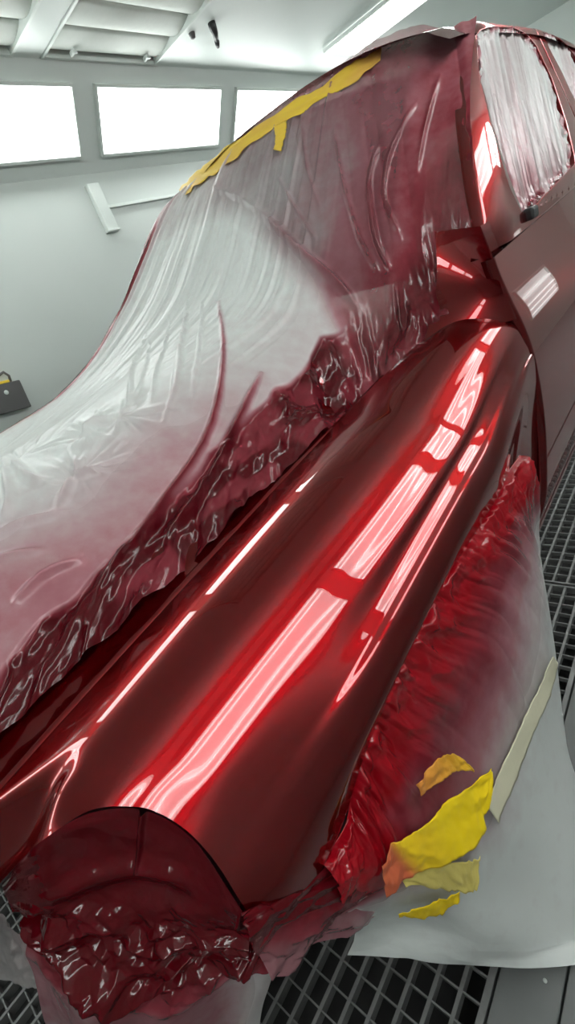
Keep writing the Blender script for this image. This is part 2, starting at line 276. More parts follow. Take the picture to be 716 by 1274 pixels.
M_GLASS = mat('dark_glass', (.05, .048, .05), .05, coat=.3)
M_RUBBER = noisy(mat('tyre_rubber', (.018, .018, .018), .7), 40, .3, .2)
M_RIM = mat('grey_rim', (.35, .35, .36), .3, metal=.9)
M_DARK = mat('black_plastic', (.02, .02, .021), .5)
M_GREY = noisy(mat('dark_grey_box', (.085, .083, .083), .45), 20, .1)
M_LENS = mat('headlamp_lens', (.10, .09, .09), .1, coat=1)
M_FILM = film_mat('masking_film', wet=(.095, .002, .006), rough=.17)
M_FILM_WHEEL = film_mat('masking_film_wheel', clean=(.90, .93, .91), wet=(.36, .003, .010), rough=.10, bump=.12)  # brighter copy of the film: its lit, translucent look is in the colours
M_FILM_WET = film_mat('masking_film_wet', wet=(.105, .0014, .005), rough=.10, bump=.12)
M_TAPE = tape_mat('yellow_tape', (.95, .67, .010))
M_TAPE_DIM = tape_mat('yellow_tape_under_dust', (.74, .52, .045), red=(.50, .13, .12))
M_TAPE_PALE = tape_mat('pale_tape', (.74, .62, .17))
M_TAPE_SEAM = tape_mat('tape_behind_film', (.72, .70, .52))

# ================================================================== the booth
def plane_box(name, lo, hi, m):
    bm = bmesh.new(); box(bm, lo, hi); return struct(obj_bm(name, bm, m))
XL, XR, YF, YB, ZC = -3.80, .98, -3.4, 9.4, 3.30
plane_box('wall_left', (XL - .1, YF, -.6), (XL, YB, ZC), M_WALL)
plane_box('wall_right', (XR, YF, -.6), (XR + .1, YB, ZC), M_WALL_R)
plane_box('wall_back', (XL - .1, YB, -.6), (XR + .1, YB + .1, ZC), M_WALL)
plane_box('wall_front', (XL - .1, YF - .1, -.6), (XR + .1, YF, ZC), M_WALL_F)
plane_box('ceiling', (XL - .1, YF - .1, ZC + .12), (XR + .1, YB + .1, ZC + .2), M_CEIL)
GX0, GX1 = -2.56, -.302
bm = bmesh.new()                                           # the grated pit runs under the truck
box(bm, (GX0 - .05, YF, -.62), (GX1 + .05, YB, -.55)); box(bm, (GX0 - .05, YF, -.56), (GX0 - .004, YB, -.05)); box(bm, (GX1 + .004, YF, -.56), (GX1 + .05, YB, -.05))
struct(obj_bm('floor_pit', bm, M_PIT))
plane_box('floor_left', (XL, YF, -.05), (GX0 - .004, YB, 0), M_FLOOR)
for x0, x1 in ((GX1 + .006, -.176), (-.171, XR)):          # steel plates beside the grate
    for y0, y1 in ((YF, -1.2), (-1.195, 2.4), (2.405, YB)):
        bm = bmesh.new(); box(bm, (x0, y0, -.05), (x1, y1, 0)); bevel(bm, .002, 1)
        struct(obj_bm('floor_plate', bm, M_PLATE))
# grates: long bearing bars, thin cross bars, flat end bars
def grate(y0, y1, label):
    bm = bmesh.new(); p = .0535; n = int((GX1 - GX0) / p)
    for i in range(n + 1):
        x = GX1 - .004 - i * p
        box(bm, (x - .0045, y0, -.034), (x + .0045, y1, -.002))
    box(bm, (GX1 - .014, y0, -.034), (GX1, y1, -.001))
    k = int((y1 - y0) / .052)
    for j in range(k + 1):
        y = y0 + .006 + j * (y1 - y0 - .012) / k
        box(bm, (GX0, y - .002, -.022), (GX1, y + .002, -.004))
    box(bm, (GX0, y0, -.034), (GX1, y0 + .007, -.001)); box(bm, (GX0, y1 - .007, -.034), (GX1, y1, -.001))
    o = obj_bm('floor_grate', bm, M_GRATE); return tag(o, label, 'floor grate', 'steel floor grates')
grate(-3.2, -.915, 'steel floor grate in front of the bumper, mostly out of the frame')
grate(-.905, 1.685, 'steel floor grate under and in front of the wrapped wheel')
grate(1.70, 4.28, 'steel floor grate beside the door, beyond the grate joint')
grate(4.29, 6.9, 'farthest steel floor grate, under the rear of the truck')
# light coves in the upper corners
def cove(name, sx):
    bm = bmesh.new(); X = lambda x: x if sx < 0 else 2 * (-1.40) - x
    pts = [(-3.80, 2.774), (-3.391, 3.30), (-3.391, 3.42), (-3.80, 3.42)]
    a = [bm.verts.new((X(x), YF, z)) for x, z in pts]; b = [bm.verts.new((X(x), YB, z)) for x, z in pts]
    for i in range(4):
        f = (a[i], a[(i+1) % 4], b[(i+1) % 4], b[i]); bm.faces.new(f if sx < 0 else f[::-1])
    bm.faces.new(a[::-1]); bm.faces.new(b)
    bmesh.ops.recalc_face_normals(bm, faces=bm.faces)
    return struct(obj_bm(name, bm, M_COVE))
cove('trim_1', -1); cove('trim_2', 1)
# fixtures: frame, glowing diffuser, four tubes
def fixture_parts(root, L, W, mt=None, md=None):
    bm = bmesh.new(); t = .018
    for lo, hi in (((-L/2-t, -W/2-t, -.01), (L/2+t, -W/2, .022)), ((-L/2-t, W/2, -.01), (L/2+t, W/2+t, .022)),
                   ((-L/2-t, -W/2, -.01), (-L/2, W/2, .022)), ((L/2, -W/2, -.01), (L/2+t, W/2, .022))):
        box(bm, lo, hi)
    obj_bm('frame', bm, M_TRIM, root)
    bm = bmesh.new(); box(bm, (-L/2, -W/2, -.008), (L/2, W/2, -.002)); obj_bm('diffuser', bm, md or M_DIFF, root)
    src = None
    for k in range(4):
        if src is None:
            bm = bmesh.new(); tube(bm, [(-L/2+.012, 0, .010), (L/2-.012, 0, .010)], .011, 10); src = obj_bm('tube', bm, mt or M_TUBE, root)
            o = src
        else:
            o = src.copy(); COL.objects.link(o); o.parent = root
        o.location = (0, (k - 1.5) * W / 4, 0)
FW = .405
def basis(ex, ey, loc):
    ex = Vector(ex).normalized(); ey = Vector(ey).normalized(); ez = ex.cross(ey)
    m = Matrix((ex, ey, ez)).transposed().to_4x4(); m.translation = loc; return m
SLX, SLZ = .25, .32
first = {}
def fixture(y0, y1, side, label):
    cy = (y0 + y1) / 2
    root = thing('cove_light', (0, 0, 0), label, 'light', 'corner lights along the left wall' if side < 0 else 'corner lights along the right wall')
    if side < 0: root.matrix_world = basis((0, 1, 0), (SLX, 0, SLZ), (-3.585, cy, 3.03))
    else: root.matrix_world = basis((0, -1, 0), (-SLX, 0, SLZ), (-2.8 + 3.585, cy, 3.03))
    fixture_parts(root, y1 - y0, FW)
left = [(-3.2, -1.86, 'left wall corner light nearest the front of the booth, out of the frame'), (-1.64, -.30, 'left wall corner light level with the front bumper, out of the frame'),
        (-.09, 1.11, 'left wall corner light just outside the left edge of the frame'), (1.33, 2.70, 'leftmost glowing corner light on the left wall, cut by the frame'),
        (2.92, 4.29, 'middle glowing corner light on the left wall, above the white bracket'), (4.53, 5.9, 'rightmost glowing corner light on the left wall, partly behind the taped film'),
        (6.13, 7.5, 'left wall corner light hidden behind the truck cab'), (7.73, 9.1, 'left wall corner light at the far end behind the truck cab')]
for y0, y1, lb in left: fixture(y0, y1, -1, lb)
right = [(-2.7, -1.17, 'right wall corner light behind the photographer'), (-.95, 1.34, 'right wall corner light mirrored in the front end of the fender'),
         (1.56, 3.05, 'right wall corner light mirrored in the middle of the fender'), (3.27, 4.8, 'right wall corner light mirrored in the rear of the fender'),
         (5.02, 6.3, 'right wall corner light mirrored beside the door gap'),
         (6.52, 8.0, 'right wall corner light at the far end of the booth')]
for y0, y1, lb in right: fixture(y0, y1, 1, lb)
for x0, x1, lb in ((-2.96, -1.60, 'bright ceiling light at the far end, above the taped roof edge'), (-1.36, 0.0, 'ceiling light at the far end hidden above the truck roof')):
    root = thing('ceiling_light', (0, 0, 0), lb, 'light', 'ceiling lights at the far end')
    root.matrix_world = basis((1, 0, 0), (0, -1, 0), ((x0 + x1) / 2, 5.72, 3.285)); fixture_parts(root, x1 - x0, .56)
root = thing('wall_light', (0, 0, 0), 'low light panel on the right wall, mirrored in the front door', 'light')
root.matrix_world = basis((0, -1, 0), (0, 0, 1), (XR - .014, 6.4, .92)); fixture_parts(root, 1.3, .42, M_TUBE_LOW, M_DIFF_LOW)
# filter panels in the ceiling
def filter_panel(y0, y1, label, latches):
    root = thing('ceiling_filter_panel', (-2.1, (y0 + y1) / 2, ZC), label, 'ceiling panel', 'slatted filter panels in the ceiling')
    cy = (y1 - y0) / 2; x0, x1 = -1.262, 1.16
    bm = bmesh.new(); box(bm, (x0, -cy, .095), (x1, cy, .10)); obj_bm('recess', bm, M_RECESS, root)
    bm = bmesh.new()
    for lo, hi in (((x0 - .02, -cy - .02, -.006), (x0, cy + .02, .09)), ((x1, -cy - .02, -.006), (x1 + .02, cy + .02, .09)), ((x0, -cy - .02, -.006), (x1, -cy, .09)), ((x0, cy, -.006), (x1, cy + .02, .09))): box(bm, lo, hi)
    obj_bm('frame', bm, M_TRIM, root)
    src = None
    for k in range(10):
        if src is None:
            bm = bmesh.new(); n = 8
            for i in range(n):                              # a pillowy filter strip, one edge tucked up
                pass
            us = np.linspace(0, .232, 9); zz = .010 + .030 * (1 - np.sin(np.pi * (us / .232) ** .8)) 
            P = np.array([[(u, y, z) for y in (-cy, cy)] for u, z in zip(us, zz)])
            o = grid_mesh('slat', P, M_SLAT, root, solid=.012, flip=True); src = o
        else:
            o = src.copy(); COL.objects.link(o); o.parent = root
        o.location = (x0 + .004 + k * .242, 0, 0)
    for x, y in latches:
        bm = bmesh.new(); box(bm, (x - .03, y - .008, -.016), (x + .03, y + .008, .012)); box(bm, (x + .012, y - .02, -.018), (x + .03, y + .02, -.004)); bevel(bm, .003, 1)
        obj_bm('latch', bm, M_GREY if False else M_COVE, root)
filter_panel(.9, 2.29, 'slatted filter panel in the ceiling at the top left corner', [(-1.2, .55)])
filter_panel(2.53, 3.5, 'slatted filter panel in the ceiling with two latches, right of the crossbeam', [(-1.20, -.30), (-1.20, .35)])
# ceiling skin around the panels
for lo, hi in (((XL, YF, ZC), (-3.39, YB, ZC + .1)), ((-.9, YF, ZC), (XR, YB, ZC + .1)), ((-3.39, YF, ZC), (-.9, .87, ZC + .1)), ((-3.39, 2.315, ZC), (-.9, 2.505, ZC + .1)), ((-3.39, 3.525, ZC), (-.9, YB, ZC + .1))):
    plane_box('ceiling', lo, hi, M_CEIL)
bm = bmesh.new(); bmesh.ops.create_uvsphere(bm, u_segments=16, v_segments=10, radius=.0045)
for v in bm.verts: v.co.z = max(v.co.z * .45, -.0004)
o = obj_bm('paint_drop', bm, M_TRIM, None, True); o.location = (PAINT_DROP[0], PAINT_DROP[1], .0005); tag(o, 'tiny white drop on the grey floor plate beside the grate', 'drop')
# small dark nozzle and round fitting by the panel
root = thing('ceiling_nozzle', (-2.86, 3.70, ZC), 'small dark nozzle hanging from the ceiling right of the filter panel', 'nozzle')
bm = bmesh.new(); tube(bm, [(0, 0, 0), (0, 0, -.02), (-.02, .03, -.045), (-.075, .09, -.07)], [.03, .03, .024, .012], 12); obj_bm('spout', bm, M_DARK, root, True)
bm = bmesh.new(); tube(bm, [(-.07, .085, -.068), (-.10, .115, -.082)], [.019, .015], 12); obj_bm('tip', bm, M_DARK, root, True)
bm = bmesh.new(); tube(bm, [(0, 0, 0), (0, 0, -.012), (0, 0, -.03), (0, 0, -.034)], [.026, .024, .018, .008], 14)
o = obj_bm('ceiling_fitting', bm, M_GREY, None, True); o.location = (-2.99, 3.60, ZC); tag(o, 'small round grey fitting on the ceiling beside the dark nozzle', 'fitting')
# bracket and rail on the left wall
root = thing('wall_bracket', (-3.80, 2.74, 2.30), 'white upright bracket on the left wall with a thin rail, below the corner lights', 'bracket')
bm = bmesh.new(); box(bm, (0, -.055, .06), (.05, .055, .395)); bevel(bm, .006, 2); obj_bm('upright', bm, M_TRIM, root)
bm = bmesh.new(); box(bm, (0, -.06, .045), (.058, .06, .062)); bevel(bm, .003, 1); obj_bm('end_cap', bm, M_TRIM, root)
bm = bmesh.new(); box(bm, (0, .055, .215), (.022, 1.75, .238)); bevel(bm, .003, 1); obj_bm('rail', bm, M_TRIM, root)
# dark box hanging on the left wall
root = thing('wall_box', (-3.80, 1.16, 1.42), 'dark grey box with a hook and yellow top, hanging on the left wall', 'box')
bm = bmesh.new(); box(bm, (.0, -.20, -.03), (.075, .20, .17), Matrix.Rotation(math.radians(-8), 4, 'X')); bevel(bm, .008, 2); obj_bm('case', bm, M_GREY, root)
bm = bmesh.new(); tube(bm, [(.03, .17, .14), (.03, .185, .19), (.03, .165, .225), (.03, .125, .215)], .010, 8); obj_bm('hook', bm, M_GREY, root, True)
bm = bmesh.new(); box(bm, (.005, -.18, .168), (.078, .13, .186), Matrix.Rotation(math.radians(-8), 4, 'X')); bevel(bm, .004, 1); obj_bm('tape_strip', bm, M_TAPE_DIM, root)
bm = bmesh.new(); bmesh.ops.create_uvsphere(bm, u_segments=14, v_segments=8, radius=.016, matrix=Matrix.Translation((.076, .09, .095)) @ Matrix.Scale(.4, 4, (1, 0, 0))); obj_bm('light_spot', bm, M_TRIM, root, True)  # white blob standing in for a spot of light on the case

# ================================================================== the truck
O = (-1.37, 1.2, 0.0)
TRUCK = thing('pickup_truck', O, 'glossy candy red truck masked with film and tape in the spray booth', 'truck')
def part(name, P, m, parent=TRUCK, **k):
    o = grid_mesh(name, np.asarray(P, float), m, parent, **k)
    rebase(o, O) if parent is TRUCK else rebase(o, O)
    return o
def part_bm(name, bm, m, parent=TRUCK, smooth=False):
    o = obj_bm(name, bm, m, parent, smooth); rebase(o, O); return o
# ---- front fender
GAP_Z = [.40, .75, 1.13, 1.27, 1.36, 1.46]; GAP_Y = [1.495, 1.495, 1.46, 1.435, 1.415, 1.40]
gap_y = lambda z: spline(GAP_Z, GAP_Y, z)
FRONT = np.array([(-.735,-.225,.90),(-.642,-.105,.980),(-.588,-.068,1.020),(-.552,-.009,1.027),(-.515,.028,1.0065),(-.490,.042,.989),(-.463,.049,.968),(-.440,.050,.948),(-.418,.047,.921),(-.396,.040,.89),(-.385,.036,.85),(-.384,.034,.80)])
KX = np.array([-.722,-.645,-.590,-.530,-.478,-.449,-.420,-.411,-.390,-.3685,-.354,-.366])
KD = np.array([.0105,.0005,.0022,.023,.058,.080,.102,.1175,.1328,.1482,.190,0])
KX0 = np.array([-.722,-.645,-.600,-.553,-.515,-.490,-.463,-.440,-.418,-.396,-.376,-.380])
KD0 = np.array([.0105,.0005,.0028,.021,.047,.066,.088,.108,.135,.165,.215,0])
REAR = np.array([(-.60,1.235),(-.555,1.245),(-.515,1.239),(-.470,1.220),(-.440,1.198),(-.425,1.182),(-.412,1.163),(-.406,1.148),(-.398,1.115),(-.391,1.08),(-.384,1.0),(-.435,.45)])
ZB_Y = [-.1,.05,.15,.2,.28,.41,.56,.71,.91,1.1,1.22,1.29,1.35,1.42,1.5]
ZB_Z = [.80,.78,.775,.79,.835,.872,.888,.893,.885,.872,.845,.78,.66,.53,.45]
ns, nk = 150, 12
F = np.zeros((ns, nk, 3)); s = np.linspace(0, 1, ns)
for k in range(nk):
    y1 = float(gap_y(REAR[k, 1])) - .003
    y = FRONT[k, 1] + (y1 - FRONT[k, 1]) * s
    zb = spline(ZB_Y, ZB_Z, y); zt = zs(y)
    fl = ss(-.1, .75, y) if k < 7 else ss(.06, .42, y)
    x = KX0[k] + (KX[k] - KX0[k]) * fl; z = zt - (KD0[k] + (KD[k] - KD0[k]) * fl) if k < nk - 1 else zb
    if k == nk - 2: z = np.maximum(z, zb + .02)
    if k == nk - 3: z = np.maximum(z, zb + .04)
    r = ss(.95, 1.50, y); r2 = ss(.95, 1.52, y)
    x = x + (REAR[k, 0] - x) * r
    if k < nk - 1: z = z + (REAR[k, 1] - z) * r2
    w = (1 - ss(0, .14 if k < 2 else .08, y - FRONT[k, 1])) ** 1.5
    x = x + (FRONT[k, 0] - x[0]) * w; z = z + (FRONT[k, 2] - z[0]) * w
    F[:, k] = np.stack([x, y, z], -1)
kk = np.arange(nk); fine = spline(kk, np.swapaxes(F, 0, 1), np.linspace(0, nk - 1, 166)); FEN = np.swapaxes(fine, 0, 1)
lipin = FEN[:, -1:] + np.array([-.018, 0, -.004]); lipin2 = FEN[:, -1:] + np.array([-.03, 0, .02])
top1 = FEN[:, :1] + np.array([-.003, 0, -.004]); top2 = FEN[:, :1] + np.array([-.004, 0, -.03])
part('front_fender', np.concatenate([top2, top1, FEN, lipin, lipin2], 1), M_PAINT)
# A-pillar foot standing on the rear of the fender
uu, vv_ = np.meshgrid(np.linspace(0, 1, 24), np.linspace(0, 1, 24), indexing='ij')
A_, B_, C_, D_ = [np.array(p) for p in ((-.615, 1.27, 1.205), (-.410, 1.452, 1.185), (-.456, 1.409, 1.445), (-.62, 1.52, 1.47))]
P = (A_ * (1 - uu[..., None]) + B_ * uu[..., None]) * (1 - vv_[..., None]) + (D_ * (1 - uu[..., None]) + C_ * uu[..., None]) * vv_[..., None]
P[..., 1] += .045 * np.sin(np.pi * vv_) * (1 - uu) ; P[..., 2] -= .02 * np.sin(np.pi * vv_) * (1 - uu)
tuck = P[-1:] + np.array([-.025, .22, 0]); part('pillar_foot', np.concatenate([P, P[-1:] + np.array([-.006, .01, 0]), tuck], 0), M_PAINT)
# ---- hood
hy = np.linspace(-.52, 1.22, 70); hx = np.linspace(-.7285, 2 * XC + .7285, 70)
HY, HX = np.meshgrid(hy, hx, indexing='ij'); HZ = np.where(HX < -.735, np.minimum(hood_z(HX, HY) - .002, film_z(HX, HY) - .015), hood_z(HX, HY) - .002)
HZ = HZ - .18 * (1 - ss(-.52, -.28, HY)) ** 2
Hd = np.stack([HX, HY, HZ], -1)
e1 = Hd[:, :1] + np.array([.003, 0, -.03]); e2 = Hd[:, -1:] + np.array([-.003, 0, -.03])
part('hood', np.concatenate([e1, Hd, e2], 1), M_PAINT, flip=True)
# far fender (hidden side)
FF = FEN[::4, ::6].copy(); FF[..., 0] = 2 * XC - FF[..., 0]; part('front_fender', FF, M_PAINT, flip=True)
# cowl, inner guard, firewall
bm = bmesh.new(); box(bm, (-2.02, 1.22, .95), (-.74, 1.60, 1.06)); part_bm('cowl', bm, M_DARK)
bm = bmesh.new(); box(bm, (-.735, -.05, .80), (-.715, 1.40, .98)); part_bm('inner_guard', bm, M_DARK)
# wheel-house
t = np.linspace(-.1, np.pi + .1, 40)
P = np.array([[(x, .77 + .54 * np.cos(a), .37 + .49 * np.sin(a)) for x in (-.44, -.80)] for a in t]); part('wheel_liner', P, M_DARK)
bm = bmesh.new(); box(bm, (-.82, .2, .3), (-.80, 1.35, .95)); part_bm('wheel_liner', bm, M_DARK)
# ---- wheel
prof = [(-.60,.20),(-.62,.30),(-.62,.36),(-.60,.392),(-.55,.402),(-.48,.402),(-.43,.392),(-.41,.36),(-.41,.30),(-.43,.21),(-.47,.205)]
a = np.linspace(0, 2*np.pi, 65); P = np.array([[(x, .77 + r*np.cos(q), .405 + r*np.sin(q)) for x, r in prof] for q in a])
WH = part('wheel', P, M_RUBBER, flip=True)
bm = bmesh.new(); tube(bm, [(-.60,.77,.405),(-.445,.77,.405)], .205, 40); box(bm, (-.47,.74,.375), (-.425,.80,.435))
for k in range(6):
    m = Matrix.Translation((-.435,.77,.405)) @ Matrix.Rotation(k*math.pi/3, 4, 'X'); box(bm, (-.005,-.025,.02), (.012,.025,.20), m)
rim = obj_bm('rim', bm, M_RIM, WH); rebase(rim, O)
# ---- headlamp and bumper behind the film
HN = resample(HEADNET, 30, 40)
hl = HN[:, :24].copy(); hl = hl + np.array([-.01, .045, -.01]); part('headlamp', hl, M_LENS)
bm = bmesh.new(); box(bm, (-2.10, -.10, .40), (-.68, .16, .64)); bevel(bm, .03, 3); part_bm('bumper', bm, M_PAINT)
bm = bmesh.new(); box(bm, (-1.95, -.16, .68), (-.86, -.05, .86)); bevel(bm, .02, 2); part_bm('grille', bm, M_DARK)
# ---- cab side
SX_Z = [.40,.45,.52,.70,1.0,1.08,1.16,1.24,1.30,1.36,1.42,1.46]; SX_X = [-.46,-.435,-.412,-.390,-.384,-.389,-.403,-.423,-.436,-.444,-.448,-.458]
side_x = lambda z: spline(SX_Z, SX_X, z)
cab_x = lambda z: np.where(np.asarray(z) > 1.42, -.445 - (np.asarray(z) - 1.42) * .33, side_x(np.minimum(z, 1.42)))
crease = lambda y: 1.372 + (y - 1.7) * .046                 # the belt line
def door(name, yfa, yfb, n):
    zz = np.linspace(0, 1, 60); uu = np.linspace(0, 1, n); P = np.zeros((n, 60, 3))
    for i, u in enumerate(uu):
        for_z = .42 + zz * (1.36 - .42)
        ya = yfa(for_z); y = ya + (yfb(for_z) - ya) * u
        z = .42 + zz * (crease(y) - .42)
        P[i] = np.stack([side_x(z), y, z], -1)
    rim0 = P[:1] + np.array([-.03, .003, 0]); rim1 = P[-1:] + np.array([-.03, -.003, 0])
    return part(name, np.concatenate([rim0, P, rim1], 0), M_PAINT)
DOOR = door('front_door', lambda z: gap_y(z) + .004, lambda z: 3.15 + 0 * z, 60)
RDOOR = door('rear_door', lambda z: 3.158 + 0 * z, lambda z: 4.25 + 0 * z, 30)
bm = bmesh.new(); box(bm, (-.60, 1.38, .34), (-.455, 4.4, .47)); bevel(bm, .02, 2); part_bm('rocker_panel', bm, M_PAINT)
bm = bmesh.new(); box(bm, (-.56, 1.47, .45), (-.475, 4.3, 1.25)); box(bm, (-.60, 1.52, 1.2), (-.50, 4.3, 1.40)); part_bm('body_shell', bm, M_SEAM)
def ring_panel(name, outer, inner, m, parent, nose=None, n=420):
    """window surround: strip between an outer outline and the window opening, both as (y, z) loops"""
    inner = np.asarray(inner, float); outer = np.asarray(outer, float); c = inner.mean(0)
    def polar(loop):
        L = np.vstack([loop, loop[:1]]); d = np.r_[0, np.cumsum(np.hypot(*np.diff(L, axis=0).T))]
        q = np.linspace(0, d[-1], 4000)[:-1]; p = np.stack([np.interp(q, d, L[:, 0]), np.interp(q, d, L[:, 1])], -1)
        a = np.arctan2(p[:, 1] - c[1], p[:, 0] - c[0]); return p, a
    pi_, ai = polar(inner); po, ao = polar(outer)
    P = np.zeros((n + 1, 14, 3))
    for i in range(n + 1):
        th = -math.pi + 2 * math.pi * i / n
        f = lambda p, a: p[np.argmin(np.abs((a - th + math.pi) % (2 * math.pi) - math.pi))]
        A = f(pi_, ai); B = f(po, ao)
        tt = np.r_[0, 0, np.linspace(0, 1, 11), 1]
        yz = A + (B - A) * tt[:, None]; x = cab_x(yz[:, 1])
        if nose is not None:
            d = yz[:, 0] - np.interp(yz[:, 1], nose[:, 1], nose[:, 0])        # distance behind the screen edge
            x = x - .03 * np.clip(1 - d / .15, 0, 1) ** 2
        up = np.clip((yz[:, 1] - (np.interp(yz[:, 0], [2, 3.2, 5], [1.985, 2.065, 2.07]))) / .05, 0, 1); x = x - .035 * up ** 2
        P[i] = np.stack([x, yz[:, 0], yz[:, 1]], -1)
        P[i, 0, 0] -= .045; P[i, 1, 0] -= .002; P[i, -1, 0] -= .03
    return part(name, P, m, parent)
NOSE = np.array(APILLAR)
win = np.array(WINDOW_F + WINDOW_R)
outer = np.vstack([[(1.43, 1.362)], NOSE, [(2.5, 2.045), (2.9, 2.072), (3.14, 2.082), (3.14, 1.9), (3.147, 1.7), (3.15, 1.443)], [(y, crease(y) + .001) for y in np.linspace(3.1, 1.5, 14)]])
ring_panel('window_frame', outer, win, M_PAINT, DOOR, NOSE)
rwin = np.array(REARWIN + [[4.1, 1.80], [4.05, 1.53], [3.5, 1.51], [3.36, 1.56]]); rwin = rwin[[0, 1, 2, 3, 7, 8, 9, 10, 5, 6]]
router = np.array([(3.148, 2.084), (3.6, 2.10), (4.0, 2.07), (4.35, 1.95), (4.35, 1.5)] + [(y, crease(y) + .004) for y in np.linspace(4.3, 3.2, 10)] + [(3.155, 1.7), (3.15, 1.95)])
ring_panel('window_frame', router, rwin, M_PAINT, RDOOR)
def window_sheet(name, loop, m, parent, off, n=40, top=None):
    """pane filling a window loop, slightly behind the body surface"""
    loop = np.asarray(loop, float); c = loop.mean(0); L = np.vstack([loop, loop[:1]]); d = np.r_[0, np.cumsum(np.hypot(*np.diff(L, axis=0).T))]
    q = np.linspace(0, d[-1], 121); e = np.stack([np.interp(q, d, L[:, 0]), np.interp(q, d, L[:, 1])], -1)
    P = np.array([[(cab_x(b[1]) + off, b[0], b[1]) for b in (c + (a - c) * r for r in np.linspace(0.02, 1.02, n))] for a in e])
    return part(name, P, m, parent)
window_sheet('window_glass', win, M_GLASS, DOOR, -.035, 12)
window_sheet('window_glass', rwin, M_GLASS, RDOOR, -.035, 12)
# mirror mount
bm = bmesh.new(); box(bm, (-.46, 1.80, 1.395), (-.425, 1.87, 1.43)); bevel(bm, .008, 2); mm = obj_bm('mirror_mount', bm, M_DARK, DOOR); rebase(mm, O)
# roof
rx = np.linspace(-.640, 2 * XC + .640, 70); ry = np.r_[np.linspace(1.94, 2.4, 14), np.linspace(2.5, 4.6, 24)]
RY, RX = np.meshgrid(ry, rx, indexing='ij'); q0 = np.abs((RX - XC) / .685); q = np.clip(q0, 0, 1)
edge = np.interp(RY, [1.9, 2.1, 2.5, 2.9, 3.2, 4.0, 4.6], [1.99, 2.02, 2.05, 2.075, 2.086, 2.08, 2.02])
RZ = edge + .095 * (1 - q ** 2.6) * (1 - .4 * ss(3.2, 4.6, RY)) - .5 * np.clip(q0 - .98, 0, 1)
part('roof', np.stack([RX, RY, RZ], -1), M_PAINT, flip=True)
# windshield
wx = np.linspace(-.68, 2 * XC + .68, 40); wy = np.linspace(0, 1, 30); P = np.zeros((30, 40, 3))
for i, v in enumerate(wy):
    w = (wx - XC) / .68; y0 = 1.50 - .14 * (1 - w * w); y = y0 + v * (.50 + .08 * (1 - w * w)); x = XC + (wx - XC) * (1 - .09 * v)
    P[i] = np.stack([x, y, shield_z(x, y) - .035], -1)
part('windshield', P, M_GLASS, flip=True)

# ================================================================== masking film
def stain_field(x, y):
    S = np.array(STAIN); num = 0; den = 0; no = 0
    for sx, sy, st, op in S:
        w = 1 / (((x - sx) ** 2 + (y - sy) ** 2) + .0009) ** 1.6
        num = num + w * st; no = no + w * op; den = den + w
    return num / den, no / den
NP = np.array(APILLAR); PX = -.445 - .028 - (NP[:, 1] - 1.42) * .33
XN_Y = [-.6,-.05,.3,.6,.85,1.1,1.25,1.36] + list(NP[:, 0]); XN_X = [-.80,-.782,-.755,-.745,-.732,-.714,-.645,-.585] + list(PX)
nx, ny = 560, 640
ys = np.linspace(-.55, 2.05, ny)[:, None]; u = np.linspace(0, 1, nx)[None, :] ** 1.15
X = spline(XN_Y, XN_X, ys) + (-2.46 - spline(XN_Y, XN_X, ys)) * u; Y = ys + 0 * X
HDR = np.interp(X, [-2.1, -1.84, -1.57, -1.33, -1.11, -.99, -.89, -.69], [1.99, 2.04, 1.99, 1.95, 1.96, 2.05, 2.12, 2.24])
Y = np.where(Y > 1.6, 1.6 + (Y - 1.6) * (HDR - 1.6) / (2.05 - 1.6), Y)
Z = film_z(X, Y)
XNR = spline(XN_Y, XN_X, ys) + 0 * X; ZN = np.interp(Y, NP[:, 0], NP[:, 1]) - .02
Z = Z + (ZN - Z) * ss(.20, .0, XNR - X) * ss(NP[0, 0] - .06, NP[0, 0] + .04, Y)
Z = Z - .10 * ss(.035, 0, XNR - X) * ss(.95, 1.1, Y) * (1 - ss(1.38, 1.46, Y))
st, op = stain_field(X, Y)
SPLIT = lambda x: np.interp(x, [-1.50, -1.24, -1.0, -.88, -.78], [1.64, 1.52, 1.40, 1.30, 1.2])
EX = np.array(sorted(EDGE, key=lambda p: p[1])); xb = np.interp(Y, EX[:, 1], EX[:, 0]) + .018 * (vnoise(Y * 16, X * 0, 7) - .5)
hoodside = 1 - ss(-.07, .07, Y - SPLIT(X))
wetz = ss(-.006, .010, X - xb) * hoodside
st = st * (1 - hoodside) + hoodside * np.clip(.04 + .40 * ss(-.34, -.01, X - xb) * (1 - .6 * ss(.5, 1.1, Y)) + .22 * (1 - ss(-.05, .35, Y)) * ss(-.9, -.2, X - xb), 0, .5)
st = st + (.80 + .19 * ss(.35, .6, vnoise(X * 30, Y * 12, 9)) - st) * wetz
op = op + (.985 - op) * hoodside
dk = ss(.62, .90, st)                                             # wet, crumpled zone along the fender
shield = ss(1.42, 1.62, Y - .12 * ((X - XC) / .68) ** 2 + .12)
D = .004 * fbm(X * 7, Y * 7, 3, 3)
D = D + dk * (1 - .75 * shield) * (.040 * crumple(X * 15 + 7 * Y, Y * 7, 11) + .012 * facet(X * 44 + 12 * Y, Y * 16, 13)) - .010 * wetz
D = D + dk * shield * .016 * crumple(X * 12, Y * 7, 17)
D = D + (1 - dk) * .006 * crumple(X * 5, Y * 4, 23) * (1 - .6 * shield)
